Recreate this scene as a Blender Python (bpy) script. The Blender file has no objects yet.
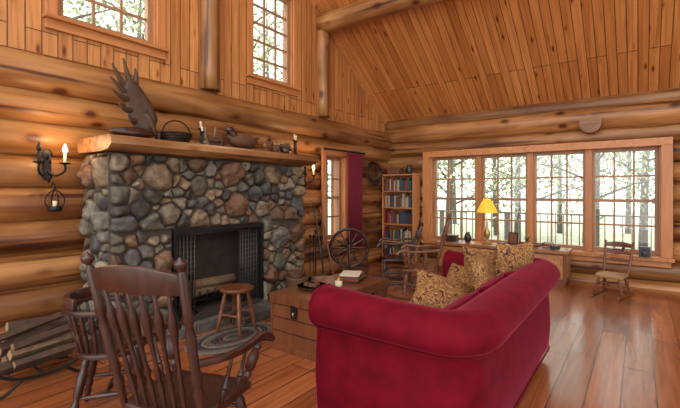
import bpy, math, random
from mathutils import Vector, Matrix, Euler, noise
random.seed(7)
PI=math.pi
scene=bpy.context.scene
scene.view_settings.view_transform='Standard'
# ------------------------------------------------------------------ materials
def newmat(name):
    m=bpy.data.materials.new(name); m.use_nodes=True
    nt=m.node_tree; p=nt.nodes['Principled BSDF']; return m,nt,p
def N(nt,t,**k):
    n=nt.nodes.new(t)
    for a,b in k.items(): setattr(n,a,b)
    return n
def ramp(nt,stops,interp='LINEAR'):
    r=N(nt,'ShaderNodeValToRGB'); cr=r.color_ramp; cr.interpolation=interp
    cr.elements[0].position=stops[0][0]; cr.elements[0].color=(*stops[0][1],1)
    cr.elements[1].position=stops[-1][0]; cr.elements[1].color=(*stops[-1][1],1)
    for p,c in stops[1:-1]:
        e=cr.elements.new(p); e.color=(*c,1)
    return r
def varvec(nt,scale):
    tc=N(nt,'ShaderNodeTexCoord'); at=N(nt,'ShaderNodeAttribute',attribute_name='var')
    mul=N(nt,'ShaderNodeVectorMath',operation='MULTIPLY'); mul.inputs[1].default_value=(13,17,19)
    add=N(nt,'ShaderNodeVectorMath',operation='ADD')
    nt.links.new(at.outputs['Color'],mul.inputs[0]); nt.links.new(tc.outputs['Object'],add.inputs[0]); nt.links.new(mul.outputs[0],add.inputs[1])
    s=N(nt,'ShaderNodeVectorMath',operation='MULTIPLY'); s.inputs[1].default_value=scale
    nt.links.new(add.outputs[0],s.inputs[0])
    return s.outputs[0],at.outputs['Fac']
def mult(nt,a,b,fac=1.0):
    m=N(nt,'ShaderNodeMix',data_type='RGBA',blend_type='MULTIPLY'); m.inputs[0].default_value=fac
    nt.links.new(a,m.inputs[6]); nt.links.new(b,m.inputs[7]); return m.outputs[2]
def wood(name,c1,c2,axis=2,rough=.4,var=.45,fine=9,knots=False,bump=.15,coat=0):
    m,nt,p=newmat(name); L=nt.links
    sc=[fine]*3; sc[axis]=fine*.09
    v,fac=varvec(nt,sc)
    n=N(nt,'ShaderNodeTexNoise'); n.inputs['Scale'].default_value=1; n.inputs['Detail'].default_value=6; n.inputs['Distortion'].default_value=1.2
    L.new(v,n.inputs['Vector'])
    r=ramp(nt,[(.3,c1),(.7,c2)]); L.new(n.outputs['Fac'],r.inputs[0])
    col=r.outputs[0]
    vr=ramp(nt,[(0,(1-var,1-var*1.05,1-var*1.1)),(1,(1,1,1))]); L.new(fac,vr.inputs[0])
    col=mult(nt,col,vr.outputs[0])
    if knots:
        s2=[2.6]*3; s2[axis]=1.5
        v2,_=varvec(nt,s2)
        vo=N(nt,'ShaderNodeTexVoronoi'); vo.inputs['Scale'].default_value=1.25; L.new(v2,vo.inputs['Vector'])
        kr=ramp(nt,[(0,(.12,.05,.02)),(.10,(.25,.12,.06)),(.14,(.7,.55,.42)),(.22,(1,1,1))]); L.new(vo.outputs['Distance'],kr.inputs[0])
        col=mult(nt,col,kr.outputs[0],.95)
        s3=[16]*3; s3[axis]=.45
        v3,_=varvec(nt,s3)
        n3=N(nt,'ShaderNodeTexNoise'); n3.inputs['Scale'].default_value=1; n3.inputs['Detail'].default_value=4; L.new(v3,n3.inputs['Vector'])
        cr=ramp(nt,[(.35,(.2,.10,.05)),(.40,(.78,.66,.55)),(.49,(1,1,1))]); L.new(n3.outputs['Fac'],cr.inputs[0])
        col=mult(nt,col,cr.outputs[0],.88)
        s4=[2.2]*3; s4[axis]=.7
        v4,_=varvec(nt,s4)
        n4=N(nt,'ShaderNodeTexNoise'); n4.inputs['Scale'].default_value=1; n4.inputs['Detail'].default_value=3; L.new(v4,n4.inputs['Vector'])
        c4=ramp(nt,[(.36,(.45,.33,.25)),(.6,(1,1,1))]); L.new(n4.outputs['Fac'],c4.inputs[0])
        col=mult(nt,col,c4.outputs[0],.9)
    L.new(col,p.inputs['Base Color']); p.inputs['Roughness'].default_value=rough
    if coat: p.inputs['Coat Weight'].default_value=coat; p.inputs['Coat Roughness'].default_value=.2
    b=N(nt,'ShaderNodeBump'); b.inputs['Strength'].default_value=bump; b.inputs['Distance'].default_value=.01
    L.new(n.outputs['Fac'],b.inputs['Height']); L.new(b.outputs[0],p.inputs['Normal'])
    return m
def planks(name,along,across,w,length,ca,cb,rough,knot=.8,gap=(.12,.05,.02),spec=.5,gapw=.012,kscale=(1.6,5.5),coat=0):
    m,nt,p=newmat(name); L=nt.links
    tc=N(nt,'ShaderNodeTexCoord'); sp=N(nt,'ShaderNodeSeparateXYZ'); cb_=N(nt,'ShaderNodeCombineXYZ')
    L.new(tc.outputs['Object'],sp.inputs[0]); L.new(sp.outputs[along],cb_.inputs[0]); L.new(sp.outputs[across],cb_.inputs[1])
    br=N(nt,'ShaderNodeTexBrick'); br.offset=.37; br.offset_frequency=3
    br.inputs['Scale'].default_value=1; br.inputs['Brick Width'].default_value=length; br.inputs['Row Height'].default_value=w
    br.inputs['Mortar Size'].default_value=w*gapw*2; br.inputs['Mortar Smooth'].default_value=.3; br.inputs['Bias'].default_value=0
    br.inputs['Color1'].default_value=(*ca,1); br.inputs['Color2'].default_value=(*cb,1); br.inputs['Mortar'].default_value=(*gap,1)
    L.new(cb_.outputs[0],br.inputs['Vector'])
    fl=N(nt,'ShaderNodeMath',operation='DIVIDE'); fl.inputs[1].default_value=w; L.new(sp.outputs[across],fl.inputs[0])
    f2=N(nt,'ShaderNodeMath',operation='FLOOR'); L.new(fl.outputs[0],f2.inputs[0])
    f3=N(nt,'ShaderNodeMath',operation='MULTIPLY'); f3.inputs[1].default_value=7.31; L.new(f2.outputs[0],f3.inputs[0])
    f4=N(nt,'ShaderNodeMath',operation='ADD'); L.new(f3.outputs[0],f4.inputs[0]); L.new(sp.outputs[along],f4.inputs[1])
    c2=N(nt,'ShaderNodeCombineXYZ'); L.new(f4.outputs[0],c2.inputs[0]); L.new(sp.outputs[across],c2.inputs[1]); L.new(f3.outputs[0],c2.inputs[2])
    s=N(nt,'ShaderNodeVectorMath',operation='MULTIPLY'); s.inputs[1].default_value=(1.2,22,1); L.new(c2.outputs[0],s.inputs[0])
    n=N(nt,'ShaderNodeTexNoise'); n.inputs['Scale'].default_value=1; n.inputs['Detail'].default_value=5; n.inputs['Distortion'].default_value=.8; L.new(s.outputs[0],n.inputs['Vector'])
    gr=ramp(nt,[(.3,(.55,.45,.38)),(.65,(1,1,1))]); L.new(n.outputs['Fac'],gr.inputs[0])
    col=mult(nt,br.outputs['Color'],gr.outputs[0],.85)
    s2=N(nt,'ShaderNodeVectorMath',operation='MULTIPLY'); s2.inputs[1].default_value=(kscale[0],kscale[1],1); L.new(c2.outputs[0],s2.inputs[0])
    vo=N(nt,'ShaderNodeTexVoronoi'); vo.inputs['Scale'].default_value=1; L.new(s2.outputs[0],vo.inputs['Vector'])
    kr=ramp(nt,[(0,(.10,.035,.015)),(.08,(.25,.11,.05)),(.12,(.75,.6,.5)),(.2,(1,1,1))]); L.new(vo.outputs['Distance'],kr.inputs[0])
    col=mult(nt,col,kr.outputs[0],knot)
    L.new(col,p.inputs['Base Color']); p.inputs['Roughness'].default_value=rough; p.inputs['Specular IOR Level'].default_value=spec
    if coat: p.inputs['Coat Weight'].default_value=coat; p.inputs['Coat Roughness'].default_value=.14
    b=N(nt,'ShaderNodeBump',invert=True); b.inputs['Strength'].default_value=.5; b.inputs['Distance'].default_value=.006
    L.new(br.outputs['Fac'],b.inputs['Height']); L.new(b.outputs[0],p.inputs['Normal'])
    return m
def plain(name,c,rough=.5,metal=0,bump=0,bs=30,em=None,es=0,sheen=0,varc=0,coat=0,lo=.75):
    m,nt,p=newmat(name); L=nt.links
    p.inputs['Roughness'].default_value=rough; p.inputs['Metallic'].default_value=metal
    v,fac=varvec(nt,(bs,bs,bs))
    n=N(nt,'ShaderNodeTexNoise'); n.inputs['Scale'].default_value=1; n.inputs['Detail'].default_value=4; L.new(v,n.inputs['Vector'])
    r=ramp(nt,[(.3,tuple(x*lo for x in c)),(.7,tuple(min(1,x*1.12) for x in c))]); L.new(n.outputs['Fac'],r.inputs[0])
    col=r.outputs[0]
    if varc:
        vr=ramp(nt,[(0,(1-varc,)*3),(1,(1,1,1))]); L.new(fac,vr.inputs[0]); col=mult(nt,col,vr.outputs[0])
    L.new(col,p.inputs['Base Color'])
    if bump:
        b=N(nt,'ShaderNodeBump'); b.inputs['Strength'].default_value=bump; b.inputs['Distance'].default_value=.01
        L.new(n.outputs['Fac'],b.inputs['Height']); L.new(b.outputs[0],p.inputs['Normal'])
    if em: p.inputs['Emission Color'].default_value=(*em,1); p.inputs['Emission Strength'].default_value=es
    if sheen: p.inputs['Sheen Weight'].default_value=sheen; p.inputs['Sheen Roughness'].default_value=.3; p.inputs['Sheen Tint'].default_value=(1,.15,.3,1); p.inputs['Specular IOR Level'].default_value=.12
    if coat: p.inputs['Coat Weight'].default_value=coat
    return m
def rampvar(name,stops,rough=.7,bump=.3,bs=14,interp='CONSTANT',dirt=.5):
    m,nt,p=newmat(name); L=nt.links
    v,fac=varvec(nt,(bs,bs,bs))
    r=ramp(nt,stops,interp); L.new(fac,r.inputs[0])
    n=N(nt,'ShaderNodeTexNoise'); n.inputs['Scale'].default_value=1; n.inputs['Detail'].default_value=7; n.inputs['Roughness'].default_value=.65; L.new(v,n.inputs['Vector'])
    d=ramp(nt,[(.32,(1-dirt,)*3),(.66,(1.0,)*3)]); L.new(n.outputs['Fac'],d.inputs[0])
    L.new(mult(nt,r.outputs[0],d.outputs[0]),p.inputs['Base Color']); p.inputs['Roughness'].default_value=rough
    b=N(nt,'ShaderNodeBump'); b.inputs['Strength'].default_value=bump; b.inputs['Distance'].default_value=.02
    L.new(n.outputs['Fac'],b.inputs['Height']); L.new(b.outputs[0],p.inputs['Normal'])
    return m
LC1=(.29,.11,.030); LC2=(.64,.32,.11)
M_logY=wood('log_wood_y',LC1,LC2,1,.42,.42,5,True,.25)
M_logX=wood('log_wood_x',LC1,LC2,0,.42,.42,5,True,.25)
M_logZ=wood('log_wood_z',(.36,.15,.045),(.68,.36,.13),2,.42,.3,5,True,.25)
M_beam=wood('beam_wood',(.45,.19,.06),(.74,.42,.17),0,.42,.2,5,True,.25)
M_chink=plain('chinking',(.08,.035,.014),.9)
M_floor=planks('floor_planks',1,0,.21,2.6,(.47,.16,.052),(.28,.083,.028),.27,.5,(.05,.018,.009),coat=.6)
M_ceil=planks('ceiling_planks',1,0,.125,3.6,(.70,.30,.088),(.50,.185,.048),.34,.95,(.15,.05,.016),gapw=.024,kscale=(2.4,7.5))
M_gable=planks('gable_planks',2,1,.13,3.0,(.68,.31,.095),(.48,.19,.055),.42,.92,(.14,.05,.016),gapw=.024,kscale=(2.2,7))
M_trimZ=wood('trim_wood',(.45,.165,.048),(.62,.26,.09),2,.4,.2,12)
M_trimH=wood('trim_wood_h',(.45,.165,.048),(.62,.26,.09),1,.4,.2,12)
M_sash=wood('sash_wood',(.30,.15,.07),(.42,.23,.11),2,.4,.15,12)
M_dark=wood('dark_stained_wood',(.026,.009,.006),(.065,.021,.012),2,.34,.3,12,coat=.2)
M_mid=wood('maple_brown_wood',(.13,.038,.013),(.23,.078,.027),2,.38,.3,12,coat=.15)
M_oak=wood('oak_wood',(.30,.12,.04),(.48,.22,.08),1,.35,.25,12,coat=.2)
M_mantel=wood('mantel_wood',(.38,.17,.055),(.60,.32,.125),1,.5,.3,7,True,.3)
M_iron=plain('wrought_iron',(.02,.019,.018),.5,.6,.1)
M_screen=plain('screen_mesh',(.10,.09,.08),.5,.5,.1)
M_soot=plain('sooty_brick',(.06,.044,.034),.95,0,.6,9)
M_mortar=plain('mortar',(.075,.058,.042),.95,0,.7,25)
M_stone=rampvar('field_stone',[(0,(.14,.112,.082)),(.09,(.24,.185,.125)),(.19,(.07,.056,.045)),(.28,(.29,.20,.115)),(.37,(.16,.085,.045)),(.47,(.14,.13,.09)),(.57,(.31,.245,.165)),(.66,(.095,.085,.078)),(.74,(.24,.135,.072)),(.82,(.075,.066,.046)),(.89,(.20,.175,.14)),(.95,(.20,.095,.05))],.7,.8,16,dirt=.66)
M_hearth=rampvar('hearth_stone',[(0,(.10,.09,.08)),(.5,(.15,.13,.11)),(1,(.2,.17,.14))],.8,.5,8)
M_velvet=plain('red_velvet',(.135,.0012,.0095),.8,0,.12,8,sheen=.3,lo=.66)
M_curt=plain('burgundy_curtain',(.17,.006,.02),.85,0,0,20)
M_brass=plain('aged_brass',(.45,.3,.1),.35,.9)
M_bark=rampvar('firewood_bark',[(0,(.09,.05,.03)),(.3,(.22,.14,.08)),(.6,(.45,.34,.22)),(1,(.12,.08,.05))],.9,.8,14)
M_cut=plain('cut_wood_ends',(.50,.31,.15),.8,0,.2,30,varc=.4)
M_antler=plain('antler_bone',(.075,.042,.023),.6,0,.3,14)
M_drift=plain('driftwood_grey',(.22,.14,.08),.7,0,.3,14)
M_cone=plain('dry_brown',(.11,.048,.02),.8,0,.5,30,varc=.4)
M_wick=plain('wicker',(.12,.062,.03),.8,0,.8,70)
M_white=plain('cream_paper',(.62,.54,.42),.8)
M_clay=plain('glazed_clay',(.22,.13,.08),.35,0,.1,12)
M_candle=plain('candle_wax',(.75,.62,.4),.5)
M_bulb=plain('warm_bulb',(1,.7,.3),.5,em=(1,.62,.25),es=14)
M_shade=plain('yellow_lampshade',(.75,.5,.04),.8,em=(1,.58,.06),es=.5)
M_books=rampvar('book_spines',[(0,(.25,.03,.02)),(.15,(.04,.06,.12)),(.3,(.40,.30,.18)),(.42,(.05,.08,.04)),(.55,(.30,.13,.04)),(.68,(.10,.03,.03)),(.8,(.42,.34,.25)),(.9,(.03,.03,.03))],.6,.05,10,dirt=.15)
M_cane=plain('woven_cane',(.36,.21,.09),.7,0,.8,90)
M_blk=plain('black_paint',(.015,.015,.017),.35)
M_leather=plain('brown_leather',(.16,.06,.03),.5,0,.2,30)
M_braid=rampvar('braided_wool',[(0,(.05,.045,.045)),(.3,(.16,.12,.09)),(.6,(.10,.03,.025)),(.8,(.22,.18,.14))],.95,.8,40)
M_green=plain('plant_leaf',(.04,.10,.025),.5,varc=.5)
def pillowmat():
    m,nt,p=newmat('tapestry_pillow'); L=nt.links
    v,_=varvec(nt,(1,1,1))
    n=N(nt,'ShaderNodeTexNoise'); n.inputs['Scale'].default_value=12; n.inputs['Detail'].default_value=2; n.inputs['Distortion'].default_value=2.2; L.new(v,n.inputs['Vector'])
    r=ramp(nt,[(.34,(.05,.015,.008)),(.42,(.16,.05,.018)),(.48,(.50,.28,.085)),(.53,(.09,.02,.01)),(.60,(.36,.17,.045)),(.66,(.08,.026,.012))]); L.new(n.outputs['Fac'],r.inputs[0])
    L.new(r.outputs[0],p.inputs['Base Color']); p.inputs['Roughness'].default_value=.85; return m
M_pil=pillowmat()
def glassmat():
    m=bpy.data.materials.new('window_glass'); m.use_nodes=True; nt=m.node_tree; nt.nodes.clear()
    o=N(nt,'ShaderNodeOutputMaterial'); t=N(nt,'ShaderNodeBsdfTransparent'); g=N(nt,'ShaderNodeBsdfGlossy'); g.inputs['Roughness'].default_value=.02
    mx=N(nt,'ShaderNodeMixShader'); mx.inputs[0].default_value=.05
    nt.links.new(t.outputs[0],mx.inputs[1]); nt.links.new(g.outputs[0],mx.inputs[2]); nt.links.new(mx.outputs[0],o.inputs[0]); return m
M_glass=glassmat()
def leafmat():
    m,nt,p=newmat('leaves'); L=nt.links
    v,fac=varvec(nt,(3,3,3))
    r=ramp(nt,[(0,(.16,.22,.12)),(.5,(.38,.45,.28)),(1,(.7,.72,.52))]); L.new(fac,r.inputs[0]); L.new(r.outputs[0],p.inputs['Base Color'])
    p.inputs['Roughness'].default_value=.6
    tr=N(nt,'ShaderNodeBsdfTranslucent'); L.new(r.outputs[0],tr.inputs[0])
    mx=N(nt,'ShaderNodeMixShader'); mx.inputs[0].default_value=.5
    o=[n for n in nt.nodes if n.type=='OUTPUT_MATERIAL'][0]
    L.new(p.outputs[0],mx.inputs[1]); L.new(tr.outputs[0],mx.inputs[2]); L.new(mx.outputs[0],o.inputs[0]); return m
M_leaf=leafmat()
M_trunk=plain('tree_bark',(.17,.145,.12),.9,0,.6,10)
M_grass=plain('pale_ground',(.38,.42,.28),.95,0,.3,3)
M_deck=wood('deck_wood',(.18,.15,.13),(.30,.26,.22),0,.7,.3,8)
# ------------------------------------------------------------------ builder
class B:
    def __init__(s,name,mats,loc=(0,0,0),rz=0,bevel=.004,subd=0):
        s.name=name; s.mats=mats; s.V=[];s.F=[];s.Mi=[];s.S=[];s.R=[]; s.loc=loc; s.rz=rz; s.bevel=bevel
    def add(s,vs,fs,mat=0,smooth=True,var=None):
        o=len(s.V); s.V+= [tuple(v) for v in vs]
        r=random.random() if var is None else var
        for i,f in enumerate(fs):
            s.F.append([a+o for a in f]); s.Mi.append(mat[i] if isinstance(mat,list) else mat); s.S.append(smooth); s.R.append(r)
    def box(s,c,d,rot=None,mat=0,var=None,taper=1.0):
        M=Euler(rot).to_matrix() if rot else Matrix.Identity(3)
        vs=[]
        for x,y,z in [(-1,-1,-1),(1,-1,-1),(1,1,-1),(-1,1,-1),(-1,-1,1),(1,-1,1),(1,1,1),(-1,1,1)]:
            t=taper if z<0 else 1
            vs.append(Vector(c)+M@Vector((x*d[0]/2*t,y*d[1]/2*t,z*d[2]/2)))
        s.add(vs,[(0,3,2,1),(4,5,6,7),(0,1,5,4),(1,2,6,5),(2,3,7,6),(3,0,4,7)],mat,False,var)
    def bx(s,x0,x1,y0,y1,z0,z1,mat=0,var=None):
        s.box(((x0+x1)/2,(y0+y1)/2,(z0+z1)/2),(abs(x1-x0),abs(y1-y0),abs(z1-z0)),None,mat,var)
    def tube(s,pts,r,mat=0,seg=10,caps=True,closed=False,capmat=None,sq=1.0,up=None,var=None,smooth=True,jag=0):
        pts=[Vector(p) for p in pts]; n=len(pts)
        if not isinstance(r,(list,tuple)): r=[r]*n
        T=[]
        for i in range(n):
            if closed: t=pts[(i+1)%n]-pts[i-1]
            else: t=pts[min(i+1,n-1)]-pts[max(i-1,0)]
            T.append(t.normalized() if t.length>1e-9 else Vector((0,0,1)))
        u=Vector(up) if up else (Vector((0,0,1)) if abs(T[0].z)<.9 else Vector((1,0,0)))
        vs=[]
        prof=[1+random.uniform(-jag,jag) for _ in range(seg)]
        for i in range(n):
            if not up:
                u=(u-T[i]*u.dot(T[i]))
                if u.length<1e-6: u=T[i].orthogonal()
                u.normalize(); uu=u
            else:
                uu=(Vector(up)-T[i]*Vector(up).dot(T[i])).normalized()
            w=T[i].cross(uu)
            for k in range(seg):
                a=2*PI*k/seg
                vs.append(pts[i]+(w*math.cos(a)+uu*math.sin(a)*sq)*r[i]*prof[k])
        fs=[]; m=n if closed else n-1
        for i in range(m):
            for k in range(seg):
                a=i*seg+k;b=i*seg+(k+1)%seg;j=(i+1)%n
                fs.append((a,b,j*seg+(k+1)%seg,j*seg+k))
        r0=random.random() if var is None else var
        s.add(vs,fs,mat,smooth,r0)
        if caps and not closed:
            o=len(s.V)-len(vs); cm=mat if capmat is None else capmat
            for f in (list(range(seg))[::-1],[ (n-1)*seg+k for k in range(seg)]):
                s.F.append([o+a for a in f]); s.Mi.append(cm); s.S.append(False); s.R.append(r0)
    def turned(s,p0,p1,prof,mat=0,seg=12,var=None):
        p0=Vector(p0);p1=Vector(p1)
        s.tube([p0.lerp(p1,t) for t,_ in prof],[q for _,q in prof],mat,seg,var=var)
    def strip(s,pts,w,h,up,mat=0,smooth=False,var=None):
        pts=[Vector(p) for p in pts]; n=len(pts); up=Vector(up)
        W=w if isinstance(w,list) else [w]*n; H=h if isinstance(h,list) else [h]*n
        vs=[]
        for i in range(n):
            t=(pts[min(i+1,n-1)]-pts[max(i-1,0)]).normalized(); u=(up-t*up.dot(t)).normalized(); sd=t.cross(u)
            for a,b in ((-1,-1),(1,-1),(1,1),(-1,1)): vs.append(pts[i]+sd*a*W[i]/2+u*b*H[i]/2)
        fs=[]
        for i in range(n-1):
            for k in range(4):
                fs.append((i*4+k,i*4+(k+1)%4,(i+1)*4+(k+1)%4,(i+1)*4+k))
        fs+=[(3,2,1,0),tuple((n-1)*4+k for k in range(4))]
        s.add(vs,fs,mat,smooth,var)
    def ell(s,c,r,rot=None,mat=0,seg=16,rings=10,nz=0,nf=3,var=None):
        M=Euler(rot).to_matrix() if rot else Matrix.Identity(3)
        c=Vector(c); vs=[];off=Vector((random.random()*9,random.random()*9,0))
        r=(r,r,r) if not isinstance(r,(tuple,list)) else r
        for i in range(rings+1):
            th=PI*i/rings
            for k in range(seg):
                a=2*PI*k/seg
                d=Vector((math.sin(th)*math.cos(a),math.sin(th)*math.sin(a),math.cos(th)))
                q=1+nz*noise.noise(d*nf+off)
                vs.append(c+M@Vector((d.x*r[0]*q,d.y*r[1]*q,d.z*r[2]*q)))
        fs=[]
        for i in range(rings):
            for k in range(seg):
                fs.append((i*seg+k,(i+1)*seg+k,(i+1)*seg+(k+1)%seg,i*seg+(k+1)%seg))
        s.add(vs,fs,mat,True,var)
    def lathe(s,c,prof,mat=0,seg=24,var=None):
        c=Vector(c); s.tube([c+Vector((0,0,z)) for z,_ in prof],[max(q,.0005) for _,q in prof],mat,seg,var=var,up=(1,0,0))
    def pillow(s,c,w,h,t,rot,mat=0,n=14,var=None):
        M=Euler(rot).to_matrix(); c=Vector(c)
        for sg in (1,-1):
            vs=[];fs=[]
            for i in range(n+1):
                for j in range(n+1):
                    u=-1+2*i/n; v=-1+2*j/n
                    z=sg*t/2*(max(0,(1-u**4))*max(0,(1-v**4)))**.55
                    pin=1-.10*(1-abs(v)**2)*abs(u)**6; pin2=1-.10*(1-abs(u)**2)*abs(v)**6
                    x=u*w/2*pin; y=v*h/2*pin2
                    z+=.012*noise.noise(Vector((u*2.2,v*2.2,c.x*5+c.y)))*(1 if sg>0 else .2)
                    vs.append(c+M@Vector((x,y,z)))
            for i in range(n):
                for j in range(n):
                    a=i*(n+1)+j; f=(a,a+n+1,a+n+2,a+1); fs.append(f if sg>0 else f[::-1])
            s.add(vs,fs,mat,True,var)
    def done(s,parent=None):
        me=bpy.data.meshes.new(s.name); me.from_pydata(s.V,[],s.F)
        for m in s.mats: me.materials.append(m)
        me.polygons.foreach_set('material_index',s.Mi); me.polygons.foreach_set('use_smooth',s.S)
        at=me.color_attributes.new('var','FLOAT_COLOR','CORNER')
        buf=[]
        for f,r in zip(s.F,s.R):
            buf+= [r,r,r,1]*len(f)
        at.data.foreach_set('color',buf); me.update()
        ob=bpy.data.objects.new(s.name,me); scene.collection.objects.link(ob)
        ob.location=s.loc; ob.rotation_euler=(0,0,math.radians(s.rz))
        if s.bevel:
            b=ob.modifiers.new('bev','BEVEL'); b.width=s.bevel; b.segments=2; b.limit_method='ANGLE'; b.angle_limit=math.radians(50)
        if parent: ob.parent=parent
        return ob
# ------------------------------------------------------------------ room
YW=7.97; XR=8.4; Y0=-2.5
def roof(y): return 2.97+.696*(YW-y)
def log(b,p0,p1,r,mat=0,seg=22,var=None):
    p0=Vector(p0);p1=Vector(p1);L=(p1-p0).length;n=max(3,int(L/.25))
    o=random.random()*50; pts=[];rs=[]
    for i in range(n+1):
        t=i/n; q=p0.lerp(p1,t); w=.022*noise.noise(Vector((t*L*.8,o,0))); q=q+Vector((0,0,w*.5)); pts.append(q)
        rs.append(r*(1+.08*noise.noise(Vector((t*L*1.5,o+7,3)))))
    b.tube(pts,rs,mat,seg,var=var)
def cells(b,axis,t0,t1,A,Z,holes,mat,clip=None):
    A=sorted(set(A+[h[0] for h in holes]+[h[1] for h in holes])); Z=sorted(set(Z+[h[2] for h in holes]+[h[3] for h in holes]))
    for a0,a1 in zip(A,A[1:]):
        for z0,z1 in zip(Z,Z[1:]):
            am=(a0+a1)/2; zm=(z0+z1)/2
            if any(h[0]<am<h[1] and h[2]<zm<h[3] for h in holes): continue
            def zz(a,z): return min(z,clip(a)) if clip else z
            if clip and z0>=clip(a0) and z0>=clip(a1): continue
            vs=[]
            for t in (t0,t1):
                for a,z in ((a0,z0),(a1,z0),(a1,z1),(a0,z1)):
                    q=zz(a,z); vs.append((t,a,q) if axis=='x' else (a,t,q))
            b.add(vs,[(0,1,2,3),(7,6,5,4),(0,4,5,1),(1,5,6,2),(2,6,7,3),(3,7,4,0)],mat,False)
H=.305; LR=.168
WL=(5.55,6.20,.615,2.14)
U1=(1.55,2.55,3.14,4.6); U2=(4.0,4.86,3.14,4.6)
b=B('wall_left',[M_logY,M_chink,M_gable,M_logZ],bevel=0)
cells(b,'x',-.25,-.02,[Y0,YW],[0,2.75],[WL],1)
for k in range(9):
    zt=2.75-k*H; zc=zt-H/2
    if WL[2]<zc<WL[3]:
        log(b,(-.06,Y0,zc),(-.06,WL[0],zc),LR); log(b,(-.06,WL[1],zc),(-.06,YW+.1,zc),LR)
    else:
        log(b,(-.06 if k else -.02,Y0,zc),(-.06 if k else -.02,YW+.1,zc),LR if k else .19)
cells(b,'x',-.2,0,[Y0]+[i*.5 for i in range(-4,16)]+[YW],[2.75]+[3+.5*i for i in range(12)],[U1,U2],2,roof)
log(b,(.03,3.26,2.8),(.03,3.26,6.1),.13,3); log(b,(.03,5.61,2.8),(.03,5.61,4.35),.11,3)
b.done()
b=B('trim_gable',[M_trimH],bevel=.004)
for (ya,yb) in ((YW-.15,5.82),(5.4,1.5)):
    b.strip([(.02,ya,roof(ya)-.07),(.02,yb,roof(yb)-.07)],.05,.10,(0,0,1))
b.done()
OW=(1.0,4.82,.42,2.25)
b=B('wall_back',[M_logX,M_chink],bevel=0)
cells(b,'y',YW+.02,YW+.25,[-.2,XR],[0,2.97],[OW],1)
for k in range(-2,9):
    zc=2.25-H/2-k*H
    if zc<-.05: continue
    big=(k==-2)
    if OW[2]<zc<OW[3]:
        log(b,(-.1,YW+.06,zc),(OW[0],YW+.06,zc),LR); log(b,(OW[1],YW+.06,zc),(XR,YW+.06,zc),LR)
    else: log(b,(-.1,YW+(.06 if not big else .0),zc),(XR,YW+(.06 if not big else .0),zc),LR if not big else .2)
log(b,(-.1,YW+.02,2.93),(XR,YW+.02,2.93),.16)
log(b,(3.88,YW-.30,2.60),(3.88,YW,2.60),.155)
b.done()
b=B('wall_right',[M_logY,M_gable],bevel=0)
cells(b,'x',XR,XR+.25,[Y0,YW],[0,2.75],[(.3,3.2,.4,2.3),(4.2,7.0,.4,2.3)],0)
cells(b,'x',XR,XR+.2,[i*.5 for i in range(1,16)]+[YW],[2.75]+[3+.5*i for i in range(12)],[(1.5,3.5,3.1,5),(4.2,5.6,3.1,4.3)],1,roof)
b.done()
b=B('floor',[M_floor],bevel=0); b.bx(-.25,XR+.25,Y0-1,YW+.25,-.12,0); b.done()
b=B('ceiling',[M_ceil],bevel=0)
vs=[];ya,yb=YW+.25,.4
for dz in (0,.18):
    vs+=[(-.25,ya,roof(ya)+dz),(XR+.25,ya,roof(ya)+dz),(XR+.25,yb,roof(yb)+dz),(-.25,yb,roof(yb)+dz)]
b.add(vs,[(0,1,2,3),(7,6,5,4),(0,4,5,1),(1,5,6,2),(2,6,7,3),(3,7,4,0)],0,False); b.done()
b=B('ceiling_beam_log',[M_beam],bevel=0); log(b,(0,5.61,4.43),(XR,5.61,4.43),.17); b.done()
# windows
def window(name,axis,pos,a0,a1,z0,z1,cols,rows,meet=True):
    b=B(name,[M_sash,M_glass],bevel=.003)
    def bar(a,aa,z,zz,d,mat=0):
        if axis=='y': b.bx(a,aa,pos-d/2,pos+d/2,z,zz,mat)
        else: b.bx(pos-d/2,pos+d/2,a,aa,z,zz,mat)
    fw=.055
    bar(a0,a0+fw,z0,z1,.07);bar(a1-fw,a1,z0,z1,.07);bar(a0+fw,a1-fw,z0,z0+fw*1.3,.07);bar(a0+fw,a1-fw,z1-fw,z1,.07)
    for i in range(1,cols):
        a=a0+fw+(a1-a0-2*fw)*i/cols; bar(a-.014,a+.014,z0+fw,z1-fw,.03)
    for j in range(1,rows):
        z=z0+fw+(z1-z0-2*fw)*j/rows; w=.026 if (meet and j*2==rows) else .014
        bar(a0+fw,a1-fw,z-w,z+w,.035 if w<.02 else .055)
    bar(a0+fw,a1-fw,z0+fw,z1-fw,.004,1)
    return b.done()
for i,(a0,a1) in enumerate(((1.06,1.98),(2.05,2.90),(2.97,3.80),(3.87,4.76))):
    window('window_%d'%(1+i),'y',YW+.05,a0,a1,.50,2.19,3,4)
b=B('trim_back_windows',[M_trimH,M_trimZ],bevel=.004)
fy0,fy1=YW-.16,YW-.12
b.bx(.90,4.92,fy0,fy1+.03,2.19,2.31); b.bx(.88,4.94,fy0-.05,fy1+.03,.44,.50); b.bx(.92,4.90,fy0,fy1+.03,.35,.44)
b.bx(.90,1.04,fy0,fy1+.03,.50,2.19,1); b.bx(4.78,4.92,fy0,fy1+.03,.50,2.19,1)
for a0,a1 in ((1.98,2.05),(2.90,2.97),(3.80,3.87)): b.bx(a0-.015,a1+.015,YW-.06,YW+.2,.50,2.19,1)
b.bx(1.0,4.82,fy1+.03,YW+.25,.42,.50); b.bx(1.0,4.82,fy1+.03,YW+.25,2.19,2.25); b.bx(1.0,1.06,fy1+.03,YW+.25,.5,2.19,1); b.bx(4.76,4.82,fy1+.03,YW+.25,.5,2.19,1)
b.done()
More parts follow.
